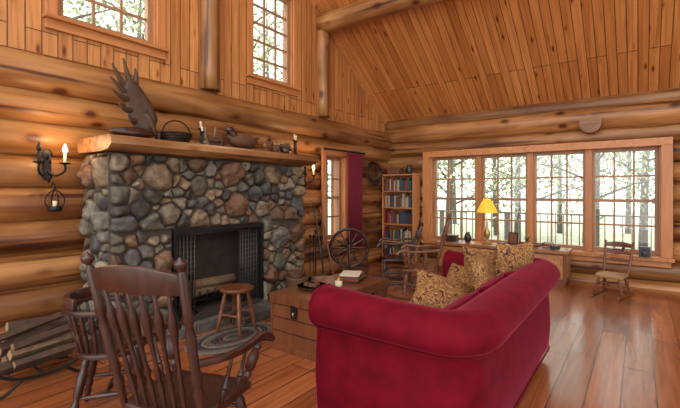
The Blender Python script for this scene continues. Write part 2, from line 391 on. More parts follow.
def casing(name,a0,a1,z0,z1,x0=.0,w=.1,deep=-.2,sill=True):
    b=B(name,[M_trimH,M_trimZ],bevel=.004); x1=x0+.035
    b.bx(x0,x1,a0-w,a1+w,z1,z1+w); b.bx(x0,x1,a0-w,a1+w,z0-w,z0); b.bx(x0,x1,a0-w,a0,z0,z1,1); b.bx(x0,x1,a1,a1+w,z0,z1,1)
    if sill: b.bx(x0,x1+.05,a0-w-.02,a1+w+.02,z0-.01,z0+.025)
    j=.02
    b.bx(deep,x0,a0,a1,z0-j+.02,z0+j);b.bx(deep,x0,a0,a1,z1-j,z1);b.bx(deep,x0,a0,a0+j,z0+j,z1-j,1);b.bx(deep,x0,a1-j,a1,z0+j,z1-j,1)
    b.done()
casing('trim_gable_window_a',*U1); window('window_5','x',-.08,U1[0]+.02,U1[1]-.02,U1[2]+.02,U1[3]-.02,3,5,meet=False)
casing('trim_gable_window_b',*U2); window('window_6','x',-.08,U2[0]+.02,U2[1]-.02,U2[2]+.02,U2[3]-.02,3,5,meet=False)
casing('trim_left_window',WL[0],WL[1],WL[2],WL[3],x0=.11,w=.09); window('window_7','x',-.03,WL[0]+.02,WL[1]-.02,WL[2]+.02,WL[3]-.02,3,4)
b=B('curtain',[M_curt,M_iron],bevel=0)
n=60;vs=[];fs=[]
for i in range(n+1):
    t=i/n; y=6.06+.50*t; x=.235+.03*math.sin(t*2*PI*7)
    for z in (.45,1.4,2.20): vs.append((x,y,z))
for i in range(n):
    for k in range(2): fs.append((i*3+k,i*3+3+k,i*3+4+k,i*3+1+k))
b.add(vs,fs,0); b.tube([(.235,5.42,2.22),(.235,6.62,2.22)],.012,1)
b.ell((.235,5.42,2.22),.025,mat=1); b.ell((.235,6.62,2.22),.025,mat=1); b.tube([(.15,5.5,2.22),(.235,5.5,2.22)],.01,1); b.tube([(.13,6.58,2.22),(.235,6.58,2.22)],.01,1)
o=b.done(); sm=o.modifiers.new('s','SOLIDIFY'); sm.thickness=.006
# ------------------------------------------------------------------ fireplace
FX=.60; FB=.115; FY0,FY1=1.76,4.41; FZ=1.86; OP=(2.38,3.62,.12,1.10)
def clip_poly(poly,nx,ny,c):
    out=[]
    for i in range(len(poly)):
        p,q=poly[i],poly[(i+1)%len(poly)]
        dp=p[0]*nx+p[1]*ny-c; dq=q[0]*nx+q[1]*ny-c
        if dp<=0: out.append(p)
        if (dp<0<dq) or (dq<0<dp):
            t=dp/(dp-dq); out.append((p[0]+(q[0]-p[0])*t,p[1]+(q[1]-p[1])*t))
    return out
def stones(b,a0,a1,z0,z1,place,hole=None,d=.165):
    pts=[];tries=0
    while tries<9000:
        tries+=1; p=(random.uniform(a0+.03,a1-.03),random.uniform(z0+.03,z1-.03))
        dd=d*random.choice((.6,.75,1,1.15,1.45)) if tries<4000 else d*.66
        if hole and hole[0]-.03<p[0]<hole[1]+.03 and hole[2]-.2<p[1]<hole[3]+.03: continue
        if all(((p[0]-q[0])**2+((p[1]-q[1])*1.15)**2)>(dd*.5+q[2]*.5)**2 for q in pts): pts.append((p[0],p[1],dd))
    for p in pts:
        poly=[(a0,z0),(a1,z0),(a1,z1),(a0,z1)]
        for q in pts:
            if q is p: continue
            dx,dz=q[0]-p[0],q[1]-p[1]; D2=dx*dx+dz*dz
            if D2>.6: continue
            sh=(p[2]**2-q[2]**2)*.25
            poly=clip_poly(poly,dx,dz,(q[0]**2+q[1]**2-p[0]**2-p[1]**2)/2+sh)
            if len(poly)<3: break
        if hole and len(poly)>2:
            if p[1]>=hole[3]: poly=clip_poly(poly,0,-1,-hole[3])
            elif p[0]<=hole[0]: poly=clip_poly(poly,1,0,hole[0])
            elif p[0]>=hole[1]: poly=clip_poly(poly,-1,0,-hole[1])
        if len(poly)<3: continue
        cx=sum(q[0] for q in poly)/len(poly); cz=sum(q[1] for q in poly)/len(poly)
        off=random.random()*30; k1=random.uniform(.10,.2)
        for it in range(2):
            np_=[]; k=k1 if it==0 else .25
            for i in range(len(poly)):
                p1,p2=poly[i],poly[(i+1)%len(poly)]
                np_.append((p1[0]*(1-k)+p2[0]*k,p1[1]*(1-k)+p2[1]*k)); np_.append((p1[0]*k+p2[0]*(1-k),p1[1]*k+p2[1]*(1-k)))
            poly=np_
        m=len(poly); size=max(math.hypot(q[0]-cx,q[1]-cz) for q in poly)
        h=random.uniform(.045,.10)*min(1.2,size/.1)
        tilt=(random.uniform(-.35,.35),random.uniform(-.35,.35))
        vs=[]
        for sc,hh in ((.98,0),(.96,.5),(.88,.8),(.64,.95),(.3,1.0)):
            for q in poly:
                w=1+.14*noise.noise(Vector(((q[0]-cx)*14,(q[1]-cz)*14,off)))
                a=cx+(q[0]-cx)*sc*w; z=cz+(q[1]-cz)*sc*w
                shr=.011/max(size,.05); a-= (q[0]-cx)*shr; z-=(q[1]-cz)*shr
                e=h*hh*(1+.55*noise.noise(Vector((a*13,z*13,off))))+ (tilt[0]*(a-cx)+tilt[1]*(z-cz))*hh
                vs.append(place(a,z,e-.01))
        fs=[]
        for r in range(4):
            for i in range(m): fs.append((r*m+i,r*m+(i+1)%m,(r+1)*m+(i+1)%m,(r+1)*m+i))
        fs.append(tuple(4*m+i for i in range(m)))
        b.add(vs,fs,1,True)
b=B('stone_fireplace',[M_mortar,M_stone,M_soot],bevel=0)
b.bx(FB,FX,FY0,OP[0],0,FZ);b.bx(FB,FX,OP[1],FY1,0,FZ);b.bx(FB,FX,OP[0],OP[1],OP[3],FZ);b.bx(FB,FX,OP[0],OP[1],0,OP[2],2)
b.bx(FB,.14,OP[0],OP[1],OP[2],OP[3],2);b.bx(.14,FX-.02,OP[0]+.001,OP[0]+.02,OP[2],OP[3],2);b.bx(.14,FX-.02,OP[1]-.02,OP[1]-.001,OP[2],OP[3],2);b.bx(.14,FX-.02,OP[0],OP[1],OP[3]-.02,OP[3]-.001,2);b.bx(.14,FX-.02,OP[0],OP[1],OP[2]+.001,OP[2]+.01,2)
stones(b,FY0,FY1,0.0,FZ,lambda a,z,e:(FX+e,a,z),OP)
stones(b,FB,FX,0.0,FZ,lambda a,z,e:(a,FY0-e,z),None,.155)
stones(b,FB,FX,0.0,FZ,lambda a,z,e:(FX+FB-a,FY1+e,z),None,.155)
fire=b.done()
b=B('hearth_slab',[M_hearth],bevel=.008)
y=2.20
while y<4.2:
    w=random.uniform(.35,.5); b.bx(FX+.09,.80 if y+w<3.12 else 1.0,y,min(y+w,4.35)-.012,0,.11); y+=w
b.done()
b=B('insert_frame',[M_iron],bevel=.003)
x0=FX+.01
b.bx(x0-.03,x0+.04,OP[0],OP[0]+.03,OP[2]+.012,OP[3]);b.bx(x0-.03,x0+.04,OP[1]-.03,OP[1],OP[2]+.012,OP[3]);b.bx(x0-.03,x0+.04,OP[0]+.03,OP[1]-.03,OP[3]-.05,OP[3]-.0)
b.done(fire)
b=B('fire_screen',[M_screen],bevel=0)
for yy in [OP[0]+.04+i*.022 for i in range(13)]+[OP[1]-.04-i*.022 for i in range(13)]:
    xx=.57+.014*math.sin(yy*140)
    b.tube([(xx,yy,OP[2]+.02),(xx,yy,OP[3]-.06)],.0055,0,5)
for i in range(16):
    z=OP[2]+.06+i*.055
    for a,c_ in ((OP[0]+.03,OP[0]+.31),(OP[1]-.31,OP[1]-.03)): b.tube([(.572,a,z),(.572,c_,z)],.003,0,4)
b.tube([(.57,OP[0]+.03,OP[3]-.07),(.57,OP[1]-.03,OP[3]-.07)],.008); b.done(fire)
b=B('fire_grate',[M_iron,M_bark,M_cut],bevel=0)
for i in range(7):
    y=2.68+i*.1; b.tube([(.22,y,.36),(.24,y,.26),(.5,y,.26),(.52,y,.36)],.012)
for x in (.27,.47):
    b.tube([(x,2.64,.25),(x,3.32,.25)],.011)
    for y in (2.7,3.26): b.tube([(x,y,.25),(x,y,.132)],.011)
for (x,z,a) in ((.32,.33,.02),(.43,.33,-.03),(.38,.42,.08)):
    b.tube([(x,2.66,z),(x+a,3.3,z+.01)],[.055,.05],1,9,capmat=2,jag=.12,var=.33)
b.done(fire)
b=B('andirons',[M_iron,M_brass],bevel=0)
for y in (2.66,3.36):
    b.tube([(.53,y-.07,.132),(.53,y-.03,.2),(.53,y,.22),(.53,y+.03,.2),(.53,y+.07,.132)],.014)
    b.turned((.53,y,.2),(.53,y,.58),[(0,.014),(.2,.014),(.25,.026),(.3,.014),(.8,.014),(.85,.024),(.9,.034),(.95,.03),(1,.008)]); b.tube([(.53,y,.22),(.25,y,.2),(.22,y,.135)],.01)
b.done(fire)
b=B('mantel',[M_mantel],bevel=.0)
n=26; vs=[];fs=[]
for i in range(n+1):
    t=i/n; y=1.68+t*2.82; w=noise.noise(Vector((t*7,1,0)))*.03; q=noise.noise(Vector((t*9,5,0)))*.02
    prof=[(.13,1.865),(.62+w,1.86+q),(.75+w,1.875+q),(.82+w,1.92),(.815+w,1.97),(.77+w,2.0),(.13,2.0)]
    for x,z in prof: vs.append((x,y,z))
m=7
for i in range(n):
    for k in range(m): fs.append((i*m+k,(i+1)*m+k,(i+1)*m+(k+1)%m,i*m+(k+1)%m))
fs+=[tuple(range(m)),tuple(n*m+k for k in range(m))[::-1]]
b.add(vs,fs,0,False); b.done(fire)
# ------------------------------------------------------------------ mantel items
MT=2.004
def spline(pts,n=8):
    P=[Vector(p) for p in pts]; out=[]
    for i in range(len(P)-1):
        p0=P[max(i-1,0)];p1=P[i];p2=P[i+1];p3=P[min(i+2,len(P)-1)]
        for k in range(n):
            t=k/n; out.append(.5*((2*p1)+(p2-p0)*t+(2*p0-5*p1+4*p2-p3)*t*t+(-p0+3*p1-3*p2+p3)*t**3))
    out.append(P[-1]); return out
def plate(b,out,c,th,bend,mat=0):
    m=len(out); cx=sum(p[0] for p in out)/m; cz=sum(p[1] for p in out)/m; vs=[]
    for sgn in (1,-1):
        for sc,tt in ((1,.25),(.75,.8),(.4,1)):
            for (y,z) in out:
                yy=cx+(y-cx)*sc; zz=cz+(z-cz)*sc; r=math.hypot(yy-cx,zz-cz)
                vs.append((c[0]+sgn*th*tt+bend*r*r,c[1]+yy,c[2]+zz))
    fs=[]
    for s_ in (0,3):
        for r in range(2):
            for i in range(m):
                a=(s_+r)*m+i;bb=(s_+r)*m+(i+1)%m; f=(a,bb,bb+m,a+m); fs.append(f if s_==0 else f[::-1])
        f=tuple((s_+2)*m+i for i in range(m)); fs.append(f if s_==0 else f[::-1])
    for i in range(m): fs.append((i,3*m+i,3*m+(i+1)%m,(i+1)%m))
    b.add(vs,fs,mat,True)
b=B('moose_antler',[M_antler,M_dark],(.52,2.04,MT+.004),0,bevel=0)
b.ell((0,-.02,.062),(.11,.22,.052),nz=.3,mat=1)
b.tube(spline([(0,.19,.06),(.02,.17,.12),(.02,.14,.2),(0,.09,.28)],5),[.03]*5+[.028]*5+[.035]*5+[.05],0)
plate(b,[(.17,.10),(.22,.22),(.17,.36),(.08,.48),(0,.56),(-.07,.58),(-.12,.52),(-.12,.42),(-.09,.32),(-.06,.22),(-.02,.12),(.08,.07)],(0,0,0),.025,.5)
for p in ([(0,-.05,.53),(.02,-.09,.64),(.03,-.13,.76)],[(0,-.10,.50),(.03,-.17,.58),(.05,-.24,.68)],[(0,-.10,.45),(.04,-.18,.49),(.06,-.26,.55)],[(0,-.08,.38),(.05,-.17,.39),(.08,-.25,.43)],[(0,-.05,.28),(.06,-.13,.27),(.10,-.20,.31)],[(0,.0,.18),(.08,-.07,.17),(.13,-.13,.22)],[(0,.0,.54),(.0,.01,.62),(.0,.0,.70)]):
    q=spline(p,6); b.tube(q,[.032*(1-i/len(q))+.005 for i in range(len(q))],0,8)
b.done()
b=B('wire_basket',[M_iron,M_cone],(.52,2.49,MT),0,bevel=0)
for z,r in ((.01,.10),(.035,.11),(.06,.12),(.085,.13),(.11,.14)):
    b.tube([(r*math.cos(a)*.8,r*math.sin(a)*1.2,z) for a in [2*PI*i/24 for i in range(24)]],.010,closed=True,seg=6)
for i in range(16):
    a=2*PI*i/16; b.tube([(.10*.8*math.cos(a),.10*1.2*math.sin(a),.01),(.14*.8*math.cos(a),.14*1.2*math.sin(a),.11)],.006,seg=5)
b.tube([(0,.165*math.cos(a),.1+.15*math.sin(a)) for a in [PI*i/14 for i in range(15)]],.008,seg=6)
for i in range(6): b.ell((random.uniform(-.05,.05),random.uniform(-.08,.08),.07),.045,mat=1,nz=.4,nf=6)
b.done()
def candlestick(y,h,x=.6):
    b=B('candlestick',[M_iron,M_candle],(x,y,MT),0,bevel=0)
    b.lathe((0,0,0),[(0,.045),(.012,.045),(.02,.015),(h*.3,.01),(h*.35,.02),(h*.4,.01),(h*.75,.01),(h*.8,.028),(h*.84,.03)]); b.lathe((0,0,h*.84),[(0,.011),(h*.3,.011),(h*.31,.004)],1,12); b.done()
candlestick(2.72,.18,.64);candlestick(2.80,.25,.5);candlestick(4.24,.24,.64);candlestick(4.36,.28,.5)
b=B('duck_decoy',[M_cone,M_dark],(.60,3.32,MT+.008),0,bevel=0)
b.ell((0,0,.10),(.10,.22,.095),nz=.2); b.tube(spline([(0,-.12,.14),(0,-.17,.18),(0,-.18,.20)],4),[.055]*4+[.045]*5,1,14); b.ell((0,-.19,.215),(.045,.06,.045),mat=1); b.ell((0,-.255,.205),(.02,.04,.012),mat=0); b.ell((0,.20,.14),(.045,.07,.02),rot=(.4,0,0),mat=1)
b.box((0,0,.004),(.08,.16,.016),None,1)
b.done()
b=B('driftwood',[M_drift],(.36,3.02,MT),0,bevel=0)
b.tube(spline([(0,-.17,.03),(0,-.08,.06),(.03,.0,.05),(0,.06,.13),(-.02,.1,.27)],6),[.02]*6+[.04]*6+[.035]*6+[.015]*7,jag=.15); b.tube(spline([(0,0,.05),(.0,-.06,.15),(0,-.05,.26)],5),[.02]*5+[.014]*5+[.005],jag=.1); b.done()
b=B('twig_bundle',[M_cone,M_wick],(.62,2.96,MT),0,bevel=0)
for i in range(16):
    a=random.uniform(-.04,.04);z=.02+random.random()*.09; b.tube([(a,-.12,z),(a*.4,0,z),(a+random.uniform(-.02,.02),.08,z+random.uniform(0,.03))],.009,0,6)
b.tube([(.05*math.cos(t),0,.06+.055*math.sin(t)) for t in [2*PI*k/14 for k in range(14)]],.007,1,5,closed=True); b.done()
b=B('carved_fish',[M_mid],(.66,3.68,MT),0,bevel=0)
b.ell((0,0,.08),(.04,.085,.06),nz=.1); b.ell((0,.075,.10),(.012,.02,.06)); b.ell((0,-.02,.02),(.04,.05,.02)); b.done()
b=B('woven_basket',[M_wick],(.58,3.87,MT),0,bevel=0)
b.lathe((0,0,0),[(0,.05),(.02,.07),(.05,.082),(.10,.075),(.105,.065),(.03,.05)]); b.tube([(0,.075*math.cos(a),.09+.10*math.sin(a)) for a in [PI*i/12 for i in range(13)]],.007); b.done()
b=B('pinecone_bowl',[M_dark,M_cone],(.60,4.07,MT),0,bevel=0)
b.lathe((0,0,0),[(0,.05),(.02,.06),(.07,.09),(.075,.085),(.03,.05)])
for i in range(7): b.ell((random.uniform(-.05,.05),random.uniform(-.05,.05),.10),(.03,.03,.045),rot=(random.random(),random.random(),0),mat=1,nz=.5,nf=7)
b.done()
b=B('clay_jug',[M_clay],(.32,3.62,MT),0,bevel=0)
b.lathe((0,0,0),[(0,.06),(.02,.075),(.09,.09),(.15,.07),(.19,.035),(.23,.03),(.24,.036)]); b.tube(spline([(0,.03,.22),(0,.09,.2),(0,.08,.12)],5),.010); b.done()
b=B('small_lantern',[M_iron,M_candle],(.34,4.02,MT),0,bevel=0)
b.lathe((0,0,0),[(0,.06),(.015,.06),(.02,.05)]); b.lathe((0,0,.16),[(0,.06),(.03,.05),(.06,.02),(.075,.008)])
for k in range(4):
    a=PI/4+k*PI/2; b.tube([(.052*math.cos(a),.052*math.sin(a),.015),(.052*math.cos(a),.052*math.sin(a),.165)],.005)
b.lathe((0,0,.02),[(0,.02),(.09,.018)],1,12); b.tube([(0,.03*math.cos(a),.23+.04*math.sin(a)) for a in [PI*2*i/16 for i in range(16)]],.004,closed=True); b.done()
b=B('carved_bear',[M_dark],(.36,2.42,MT),0,bevel=0)
b.ell((0,0,.09),(.045,.09,.05),nz=.1)
for sy in (-.05,.05):
    for sx in (-.025,.025): b.turned((sx,sy,0),(sx,sy,.09),[(0,.018),(1,.022)])
b.ell((0,-.1,.12),(.033,.04,.033)); b.ell((0,-.14,.11),(.014,.022,.014)); b.ell((-.02,-.09,.15),.01); b.ell((.02,-.09,.15),.01); b.done()
# ------------------------------------------------------------------ sconces
def sconce(y,z,power):
    b=B('candle_sconce',[M_iron,M_candle,M_bulb],(.13,y,z),0,bevel=.002)
    b.box((.012,0,0),(.02,.07,.2)); b.ell((.02,0,.1),(.012,.045,.045)); b.ell((.02,0,-.1),(.012,.045,.045))
    for sy in (-1,1):
        b.tube(spline([(.02,0,-.05),(.07,sy*.05,-.10),(.14,sy*.1,-.06),(.15,sy*.1,.0)],6),.010)
        b.lathe((.15,sy*.1,0),[(0,.01),(.01,.04),(.02,.045),(.022,.014)]); b.lathe((.15,sy*.1,.02),[(0,.014),(.09,.013)],1 if sy>0 else 0,12)
        b.lathe((.15,sy*.1,.11),[(0,.010),(.02,.022),(.045,.018),(.08,.003)],2 if sy>0 else 0,12)
    b.tube(spline([(.02,0,.05),(.07,0,.08),(.1,0,.04),(.08,0,.01)],6),.008)
    b.tube(spline([(.02,0,-.1),(.06,0,-.16),(.09,0,-.12),(.06,0,-.10)],6),.008)
    b.done()
    l=bpy.data.lights.new('sconce_bulb','POINT'); l.energy=power; l.color=(1,.62,.3); l.shadow_soft_size=.04
    o=bpy.data.objects.new('sconce_bulb_light',l); o.location=(.13+.22,y+.05,z+.22); scene.collection.objects.link(o)
sconce(1.42,1.74,6); sconce(4.95,1.74,7)
b=B('hanging_candle_lantern',[M_iron,M_candle],(.22,1.46,1.34),0,bevel=0)
b.tube([(-.09,0,.20),(-.04,0,.24),(0,0,.22),(0,0,.18)],.006)
for k in range(4):
    a=k*PI/2
    b.tube(spline([(0,0,.18),(.065*math.cos(a),.065*math.sin(a),.12),(.075*math.cos(a),.075*math.sin(a),.05),(.03*math.cos(a),.03*math.sin(a),-.01)],5),.006)
b.lathe((0,0,-.03),[(0,.03),(.01,.055),(.05,.06),(.052,.05),(.02,.03)],0,16); b.lathe((0,0,0),[(0,.02),(.07,.018)],1,12)
b.done()
# ------------------------------------------------------------------ sofa
ox0,ox1,oy0,oy1=2.90,3.86,2.0,4.22
def ucurve():
    R=.20; P=[];Nn=[]
    for i in range(8): P.append((ox0+(ox1-R-ox0)*i/8,oy0)); Nn.append((0,-1))
    for i in range(11):
        a=-PI/2+PI/2*i/10; P.append((ox1-R+R*math.cos(a),oy0+R+R*math.sin(a))); Nn.append((math.cos(a),math.sin(a)))
    for i in range(1,14): P.append((ox1,oy0+R+(oy1-oy0-2*R)*i/14)); Nn.append((1,0))
    for i in range(11):
        a=PI/2*i/10; P.append((ox1-R+R*math.cos(a),oy1-R+R*math.sin(a))); Nn.append((math.cos(a),math.sin(a)))
    for i in range(1,9): P.append((ox1-R-(ox1-R-ox0)*i/8,oy1)); Nn.append((0,1))
    return P,Nn
P,Nn=ucurve()
prof=[(-.19,.09),(-.01,.09),(.005,.12),(.02,.3),(.012,.5),(.0,.62),(.012,.655),(.05,.672),(.085,.70),(.10,.745),(.095,.79),(.07,.83),(.03,.858),(-.03,.87),(-.10,.866),(-.16,.845),(-.19,.80),(-.195,.7),(-.19,.5),(-.19,.3)]
b=B('red_velvet_sofa',[M_velvet,M_dark],bevel=0)
vs=[];m=len(prof)
for i,((x,y),(nx,ny)) in enumerate(zip(P,Nn)):
    for o_,z in prof:
        e=0
        if z>.6 : e=.006*noise.noise(Vector((x*3,y*3,z*3)))
        dz=.025*max(0,(z-.6)/.27)*(1-min(1,abs(x-ox0)/.5))*(1 if y<3 else 0)
        vs.append((x+nx*(o_+e),y+ny*(o_+e),z+e+dz))
fs=[]
for i in range(len(P)-1):
    for k in range(m): fs.append((i*m+k,(i+1)*m+k,(i+1)*m+(k+1)%m,i*m+(k+1)%m)[::-1])
b.add(vs,fs,0,True,.5)
for idx in (0,len(P)-1):
    (x,y),(nx,ny)=P[idx],Nn[idx]
    up=.025 if idx==0 else 0
    co=sum(p[0] for p in prof)/m; cz=sum(p[1] for p in prof)/m; vs=[]
    for sc,dx in ((1,0),(.96,-.02),(.85,-.035),(.5,-.042)):
        for o_,z in prof: 
            oo=co+(o_-co)*sc; zz=cz+(z-cz)*sc; vs.append((x+dx,y+ny*oo,zz+up*max(0,(z-.6)/.27)))
    fs=[]
    for r in range(3):
        for k in range(m): fs.append((r*m+k,r*m+(k+1)%m,(r+1)*m+(k+1)%m,(r+1)*m+k))
    fs.append(tuple(3*m+k for k in range(m))); b.add(vs,fs,0,True,.5)
    b.tube([(x-.01,y+ny*o_,z+up*max(0,(z-.6)/.27)) for o_,z in prof],.008,0,6,closed=True)
b.tube([(x+nx*.004,y+ny*.004,.640) for (x,y),(nx,ny) in zip(P,Nn)],.007,0,6)
b.tube([(x+nx*.008,y+ny*.008,.10) for (x,y),(nx,ny) in zip(P,Nn)],.008,0,6)
b.bx(ox0+.02,ox1-.15,oy0+.15,oy1-.15,.09,.29,0)
for i in range(3):
    y0=oy0+.2+i*(oy1-oy0-.4)/3; y1=y0+(oy1-oy0-.4)/3-.01
    b.pillow(((ox0+ox1-.17)/2,(y0+y1)/2,.375),(ox1-ox0-.19)*1.03,(y1-y0)*1.04,.19,(0,0,0),0)
    b.pillow((ox1-.25,(y0+y1)/2,.63),.42,(y1-y0)*1.04,.17,(0,math.radians(100),0),0)
for x in (ox0+.07,ox1-.12):
    for y in (oy0+.08,oy1-.08): b.turned((x,y,0),(x,y,.095),[(0,.018),(.2,.03),(.8,.035),(1,.03)],1)
sofa=b.done()
b=B('throw_pillows',[M_pil],bevel=0)
for (c,w,h,t,rot) in (((3.42,3.84,.74),.54,.50,.18,(68,0,10)),((3.48,3.45,.74),.50,.48,.17,(0,68,8)),((3.20,3.30,.60),.58,.42,.18,(35,20,30)),((3.62,3.78,.84),.44,.44,.15,(0,100,-30)),((3.20,3.75,.62),.46,.4,.16,(60,0,-20))):
    b.pillow(c,w,h,t,tuple(math.radians(a) for a in rot))
b.done(sofa)
# ------------------------------------------------------------------ trunk table
b=B('trunk_coffee_table',[M_mid,M_iron,M_brass],(1.97,3.36,0),0,bevel=.006)
b.bx(-.29,.29,-.59,.59,.05,.43); b.bx(-.31,.31,-.61,.61,.44,.53); b.bx(-.305,.305,-.605,.605,0,.06)
for z in (.18,.31):
    b.bx(-.295,.295,-.595,.595,z-.003,z+.003,1)
for x in (-.29,.29):
    for y in (-.59,.59): b.bx(x-.012,x+.012,y-.012,y+.012,.06,.44)
b.bx(-.035,.035,-.612,-.60,.33,.45,1); b.ell((0,-.615,.37),(.012,.01,.02),mat=2)
for y in (-.3,.3): b.bx(.292,.30,y-.02,y+.02,.06,.44,1)
b.done()
b=B('magazine_stack',[M_white,M_leather,M_books],(1.98,3.66,.532),20,bevel=.002)
for i in range(4): b.box((random.uniform(-.02,.02),random.uniform(-.02,.02),.010+i*.014),(.22,.29,.013),(0,0,random.uniform(-.15,.15)),2)
b.box((0,0,.068),(.21,.28,.012),(0,0,.1),0); b.done()
b=B('woven_tray',[M_wick,M_cone],(1.9,3.10,.532),10,bevel=.002)
b.lathe((0,0,0),[(0,.10),(.01,.13),(.035,.15),(.037,.14),(.015,.12)])
for i in range(5): b.ell((random.uniform(-.06,.06),random.uniform(-.06,.06),.04),.03,mat=1,nz=.3)
b.done()
b=B('jar_candle',[M_candle,M_brass],(2.05,3.34,.532),0,bevel=0)
b.lathe((0,0,0),[(0,.035),(.005,.04),(.05,.04),(.06,.034),(.065,.03)]); b.lathe((0,0,.065),[(0,.036),(.012,.036),(.016,.01),(.024,.012),(.028,.003)],1); b.done()
# ------------------------------------------------------------------ hearth rug + stool
b=B('braided_rug',[M_braid],(1.17,2.72,0),0,bevel=0)
for i in range(9):
    k=(i+.7)/9
    b.tube([(.30*k*math.cos(a),.52*k*math.sin(a),.008) for a in [2*PI*j/48 for j in range(48)]],.022,0,8,closed=True,sq=.42,up=(0,0,1),var=(i*.37)%1)
b.done()
b=B('wooden_stool',[M_mid],(1.07,2.84,.019),15,bevel=.003)
b.lathe((0,0,.43),[(0,.16),(.006,.178),(.03,.182),(.038,.168)],0,28)
lp=[(0,.014),(.3,.022),(.5,.026),(.55,.018),(.6,.026),(1,.019)]
for a in range(4):
    t=PI/4+a*PI/2; c,s_=math.cos(t),math.sin(t); b.turned((c*.20,s_*.20,0),(c*.11,s_*.11,.435),lp)
for a in range(4):
    t=PI/4+a*PI/2;t2=t+PI/2; z=.14 if a%2 else .19; r=.168
    b.tube([(math.cos(t)*r,math.sin(t)*r,z),(math.cos(t2)*r,math.sin(t2)*r,z)],.011)
b.done()
# ------------------------------------------------------------------ chairs
SP=[(0,.011),(.15,.013),(.3,.019),(.36,.012),(.4,.021),(.44,.012),(.7,.010),(1,.008)]
LEG=[(0,.014),(.12,.017),(.2,.024),(.26,.015),(.3,.025),(.36,.025),(.42,.015),(.48,.027),(.75,.03),(.85,.018),(.9,.026),(1,.022)]
def rocker(name,loc,rz,mat,seatmat=None,w=.52,d=.48,sh=.42,bh=1.14,arm=True,nsp=6,sc=1.0,slat=False):
    b=B(name,[mat,seatmat or mat],loc,rz,bevel=.004)
    W=w/2
    n=10; vs=[];fs=[]
    for sgn,zt in ((1,0),(-1,-.042)):
        for i in range(n+1):
            for j in range(n+1):
                u=-1+2*i/n;v=-1+2*j/n
                x=u*W*(1-.06*(1-v)*.5)*(1-.06*v*v*abs(u)); y=v*d/2*(1-.08*u*u)
                z=sh+zt-(.016*(1-u*u)*(1-v*v) if sgn>0 else 0)-(.02*max(0,v)**4)
                vs.append((x,y,z))
    N2=(n+1)**2
    for i in range(n):
        for j in range(n):
            a=i*(n+1)+j; fs.append((a,a+n+1,a+n+2,a+1)); fs.append((N2+a+1,N2+a+n+2,N2+a+n+1,N2+a))
    ring=[i*(n+1) for i in range(n+1)]+[n*(n+1)+j for j in range(1,n+1)]+[i*(n+1)+n for i in range(n-1,-1,-1)]+[j for j in range(n-1,0,-1)]
    for a,c in zip(ring,ring[1:]+ring[:1]): fs.append((a,N2+a,N2+c,c))
    b.add(vs,fs,1,True)
    lx=W*.78; ly=d*.36
    rk=lambda y:.022+.20*(y+.02)**2
    for sx in (-1,1):
        pts=[(sx*(lx+.04),y,rk(y)) for y in [-.50+.9*i/16 for i in range(17)]]
        b.strip(pts,.026,.040,(0,0,1),0,True)
        for sy in (-1,1):
            yb=sy*(ly+.06)-.02; b.turned((sx*(lx+.04),yb,rk(yb)+.01),(sx*lx*.85,sy*ly,sh-.03),LEG)
        b.turned((sx*(lx+.025),-ly-.04,.2),(sx*(lx+.025),ly+.02,.2),[(0,.009),(.5,.017),(1,.009)])
    for yy,zz in ((ly+.02,.17),(ly+.035,.25),(-ly-.05,.2)): b.turned((-lx-.02,yy,zz),(lx+.02,yy,zz),[(0,.009),(.35,.013),(.5,.02),(.65,.013),(1,.009)])
    yb0=-d/2+.03; yb1=-d/2-.17
    for sx in (-1,1):
        b.turned((sx*W*.86,yb0,sh-.02),(sx*(W*.86+.03),yb1,bh),[(0,.017),(.12,.019),(.18,.028),(.22,.017),(.26,.028),(.32,.022),(.55,.024),(.6,.015),(.63,.028),(.68,.021),(.90,.021),(.925,.012),(.95,.029),(.975,.029),(.985,.014),(1,.006)])
    def bp(t,u,bow=.035):
        x=u*(W*.86+.03*t); y=yb0+(yb1-yb0)*t-bow*(1-u*u)*t; return Vector((x,y,sh-.02+(bh-sh+.02)*t))
    for (t,hh) in (((.84,.125),) if not slat else ((.86,.09),(.62,.06),(.4,.06))):
        pts=[bp(t,-1+2*i/12)+Vector((0,0,.015*math.cos((-1+2*i/12)*PI/2))) for i in range(13)]
        b.strip(pts,.022,[hh*(.75+.35*math.cos((-1+2*i/12)*PI/2)) for i in range(13)],(0,-.25,1),0,True)
    if not slat:
        for i in range(nsp):
            u=-1+2*(i+1)/(nsp+1); p0=Vector((u*W*.72,yb0,sh-.02)); p1=bp(.80,u)
            b.turned(p0,p1,[(0,.009),(.1,.010),(.25,.016),(.3,.009),(.34,.018),(.4,.010),(.6,.012),(.72,.022),(.8,.024),(.86,.012),(1,.008)])
    if arm:
        az=sh+.255
        for sx in (-1,1):
            x0=sx*(W*.86+.012); x1=sx*(W+.045)
            pts=spline([(x0,yb0-.06,az+.02),(x1-.01*sx,-.1,az+.0),(x1,.08,az-.012),(x1+.012*sx,.21,az+.005),(x1+.012*sx,.27,az-.02),(x1+.012*sx,.29,az-.05)],4)
            k=len(pts); b.strip(pts,[.036+.045*min(1,max(0,(i/k-.45)*2.2)) for i in range(k)],.032,(0,0,1),0,True)
            b.turned((sx*W*.86,d/2-.07,sh-.02),(x1+.005*sx,.20,az-.01),[(0,.013),(.12,.015),(.22,.028),(.3,.014),(.36,.029),(.6,.032),(.75,.016),(.82,.027),(.9,.013),(1,.014)])
            for yy in (-.07,.07): b.turned((sx*W*.9,yy*1.1,sh-.02),(x1-.006*sx,yy,az-.012),SP)
    o=b.done(); o.scale=(sc,sc,sc); return o
rocker('rocking_chair',(2.54,1.31,0),19,M_dark,w=.54,bh=1.215,nsp=6)
rocker('rocking_chair',(1.98,5.40,0),112,M_mid,bh=1.17)
rocker('rocking_chair',(1.30,5.95,0),118,M_dark,bh=1.0)
